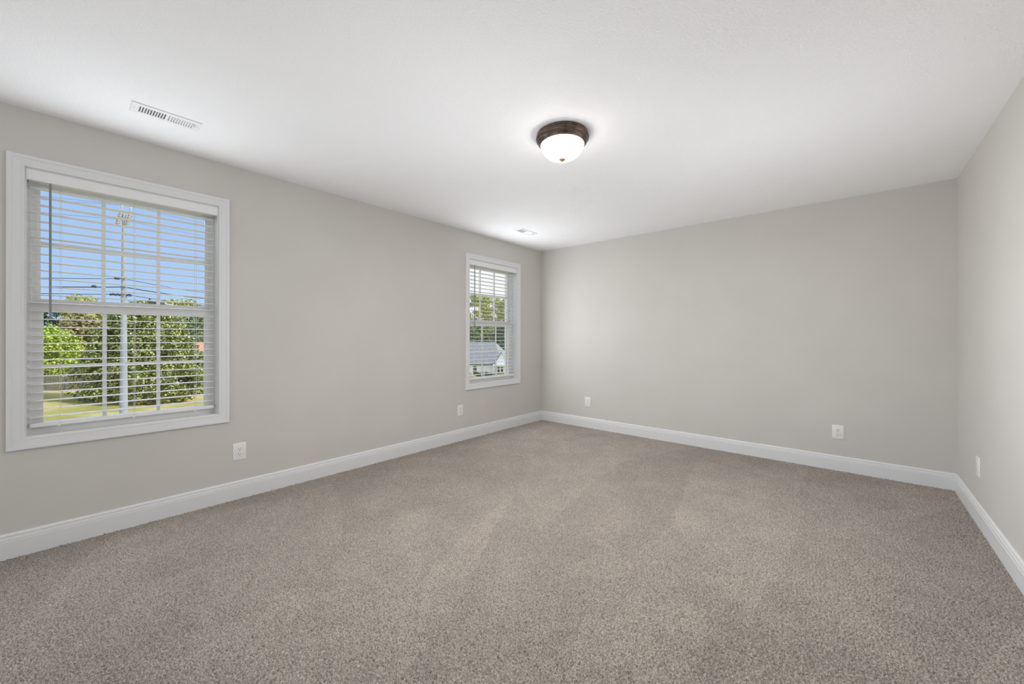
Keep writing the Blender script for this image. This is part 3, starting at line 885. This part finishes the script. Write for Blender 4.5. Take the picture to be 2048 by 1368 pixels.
# ---- parked car (partly behind the leafy tree)
def car():
    x, y = -54.3, 5.4
    r = empty('car', (x, y, gz(x, y)), R(8))
    tag(r, 'dark parked car half hidden behind the leafy tree', 'car')
    body = [(-2.1, 0.35), (-2.15, 0.75), (-1.95, 0.95), (-1.2, 1.02), (-0.75, 1.42), (0.85, 1.45), (1.45, 1.02), (2.05, 0.90), (2.2, 0.6), (2.1, 0.32)]
    MB().extrude([(-0.85, a, c) for a, c in body], (1.7, 0, 0)).build('body', M['car'], r, bevel=0.06, seg=2, smooth=40)
    for s in (-1, 1):
        MB().extrude([(s * 0.856, a, c) for a, c in [(-1.05, 1.04), (-0.68, 1.36), (0.78, 1.38), (1.25, 1.04)]], (s * 0.004, 0, 0)).build('side_window', M['darkglass'], r)
        MB().extrude([(s * 0.70, a, c) for a, c in [(-2.14, 0.66), (-2.165, 0.80), (-2.05, 0.86), (-2.02, 0.70)]], (-s * 0.3, 0, 0)).build('tail_lamp', M['tail'], r)
    for a in (-1.3, 1.35):
        for s in (-1, 1):
            w = MB().tube([(s * 0.66, a, 0.31), (s * 0.88, a, 0.31)], 0.31, n=24).build('wheel', M['tyre'], r, smooth=40)
            MB().tube([(s * 0.875, a, 0.31), (s * 0.892, a, 0.31)], 0.19, n=18).build('hubcap', M['chrome'], w)
car()

# ---- houses
def gable_house():
    x, y = -79.0, 12.6
    r = empty('house', (x, y, gz(x, y)))
    tag(r, 'rust-roofed pale house glimpsed right of the leafy tree', 'house')
    MB().box(-4, 4, -2.8, 6, -0.2, 3.2).build('walls', M['siding'], r)
    MB().extrude([(-4.4, -3.2, 3.1), (4.4, -3.2, 3.1), (0, -3.2, 5.9)], (0, 9.6, 0)).build('roof', M['terracotta'], r)
    MB().box(4.0, 4.03, -1.6, -0.5, 1.0, 2.2).build('window', M['darkglass'], r)
gable_house()

def grey_house():
    ang = math.atan2(0.656, 0.755) - R(16)
    O = Vector((-50.4, 52.2, -6.05))
    r = empty('house', O, ang)
    tag(r, 'white house with a grey hipped roof in the far window', 'house')
    # local: x right along the facade, y away
    MB().box(-15, 1.4, 0.0, 9.0, -0.4, 2.0).build('walls', M['siding'], r)
    e = 0.45; zr = 6.35; ze = 1.95
    v = [(-15 - e, -e, ze), (1.4 + e, -e, ze), (1.4 + e, 9 + e, ze), (-15 - e, 9 + e, ze), (-10.2, 4.5, zr), (-1.5, 4.5, zr)]
    b = MB().add(v, [(0, 1, 5, 4), (1, 2, 5), (2, 3, 4, 5), (3, 0, 4), (3, 2, 1, 0)])
    b.build('hip_roof', M['shingle'], r)
    # front gable
    MB().box(0.45, 3.15, -1.4, 6.0, -0.4, 2.2).build('gable_wing', M['siding'], r)
    MB().extrude([(0.45, -1.38, 2.2), (3.15, -1.38, 2.2), (1.8, -1.38, 4.35)], (0, 0.2, 0)).build('gable_front', M['siding'], r)
    b = MB()
    for sg in (-1, 1):
        xe = 1.8 + sg * 1.62; ze2 = 1.85
        b.extrude([(1.8, -1.6, 4.56), (xe, -1.6, ze2 + 0.10), (xe, -1.6, ze2), (1.8, -1.6, 4.42)], (0, 7.6, 0))
    b.build('gable_roof', M['shingle'], r)
    MB().box(0.40, 3.20, -2.5, -1.4, 1.80, 2.12).build('porch_beam', M['siding'], r)
    for xx in (0.45, 3.0):
        MB().box(xx, xx + 0.16, -2.48, -2.32, -0.4, 1.80).build('porch_post', M['siding'], r)
    for xx in (0.95, 1.65):
        f = MB().box(xx, xx + 0.55, -1.46, -1.40, 0.1, 1.6).build('window_frame', M['siding'], r)
        MB().box(xx + 0.06, xx + 0.49, -1.475, -1.455, 0.16, 1.54).build('pane', M['darkglass'], f)
    MB().box(-15.4, 1.7, -0.52, -0.42, 1.80, 1.95).tube([(0.30, -0.12, 1.85), (0.30, -0.12, -0.35)], 0.06, n=8).build('gutter', M['lamp_grey'], r)
    MB().box(-4.6, -3.9, -0.06, 0.02, -0.4, 1.55).build('side_door', M['darkglass'], r)
grey_house()

def bush(name, label, x, y, rx, ry, h, m, seed, group=None):
    r = empty(name, (x, y, gz(x, y)))
    tag(r, label, 'bush', group)
    rg = random.Random(seed); cl = []
    for i in range(16):
        a = rg.uniform(0, 2 * pi); q = math.sqrt(rg.random())
        cl.append(((rx * q * cos(a), ry * q * sin(a), h * rg.uniform(0.3, 0.75)), h * 0.35, 60))
    leaf_mesh('foliage', cl, 0.16, seed, m, r)
    b = MB()
    for k in range(5):
        a = 2 * pi * k / 5
        b.tube([(0, 0, -0.05), (rx * 0.3 * cos(a), ry * 0.3 * sin(a), h * 0.5)], 0.03, n=5)
    b.build('stems', M['bark'], r)
bush('round_bush', 'small round green bush at the left end of the white house front', -50.9, 45.0, 0.45, 0.45, 1.25, M['mid_leaf'], 71, 'bushes along the white house')
bush('dark_bush', 'dark clipped bush right of the small round bush', -49.2, 46.4, 0.95, 0.8, 1.0, M['bush_leaf'], 72, 'bushes along the white house')
bush('dark_bush', 'dark clipped bush before the downpipe of the white house', -47.6, 47.8, 1.3, 0.8, 1.0, M['bush_leaf'], 73, 'bushes along the white house')
bush('porch_bush', 'light green bush under the porch window of the white house', -45.6, 48.9, 0.7, 0.6, 1.2, M['gold_leaf'], 74, 'bushes along the white house')

far = [(-72.9, 68.6, 19.0, 4.2, 'gold_leaf', 'sunlit tree standing leftmost behind the grey-roofed house'),
       (-77.5, 79.6, 20.2, 4.4, 'gold_leaf', 'sunlit tree in the middle behind the grey-roofed house'),
       (-66.0, 75.0, 18.6, 4.2, 'gold_leaf', 'sunlit tree standing rightmost behind the grey-roofed house'),
       (-66.9, 62.4, 10.6, 3.2, 'mid_leaf', 'dark lower tree just over the left of the grey roof'),
       (-61.0, 66.4, 10.6, 3.2, 'dark_leaf', 'dark lower tree over the white front gable')]
for i, (x, y, h, half, mm, lab) in enumerate(far):
    make_tree('tall_tree', lab, x, y, h, half, rnd, M[mm], 150 if h > 12 else 130, 0.95, 56, 0.42, 90 + i, clear=0.08 if h > 12 else 0.0, trunk_r=0.2, group='trees behind the grey-roofed house')
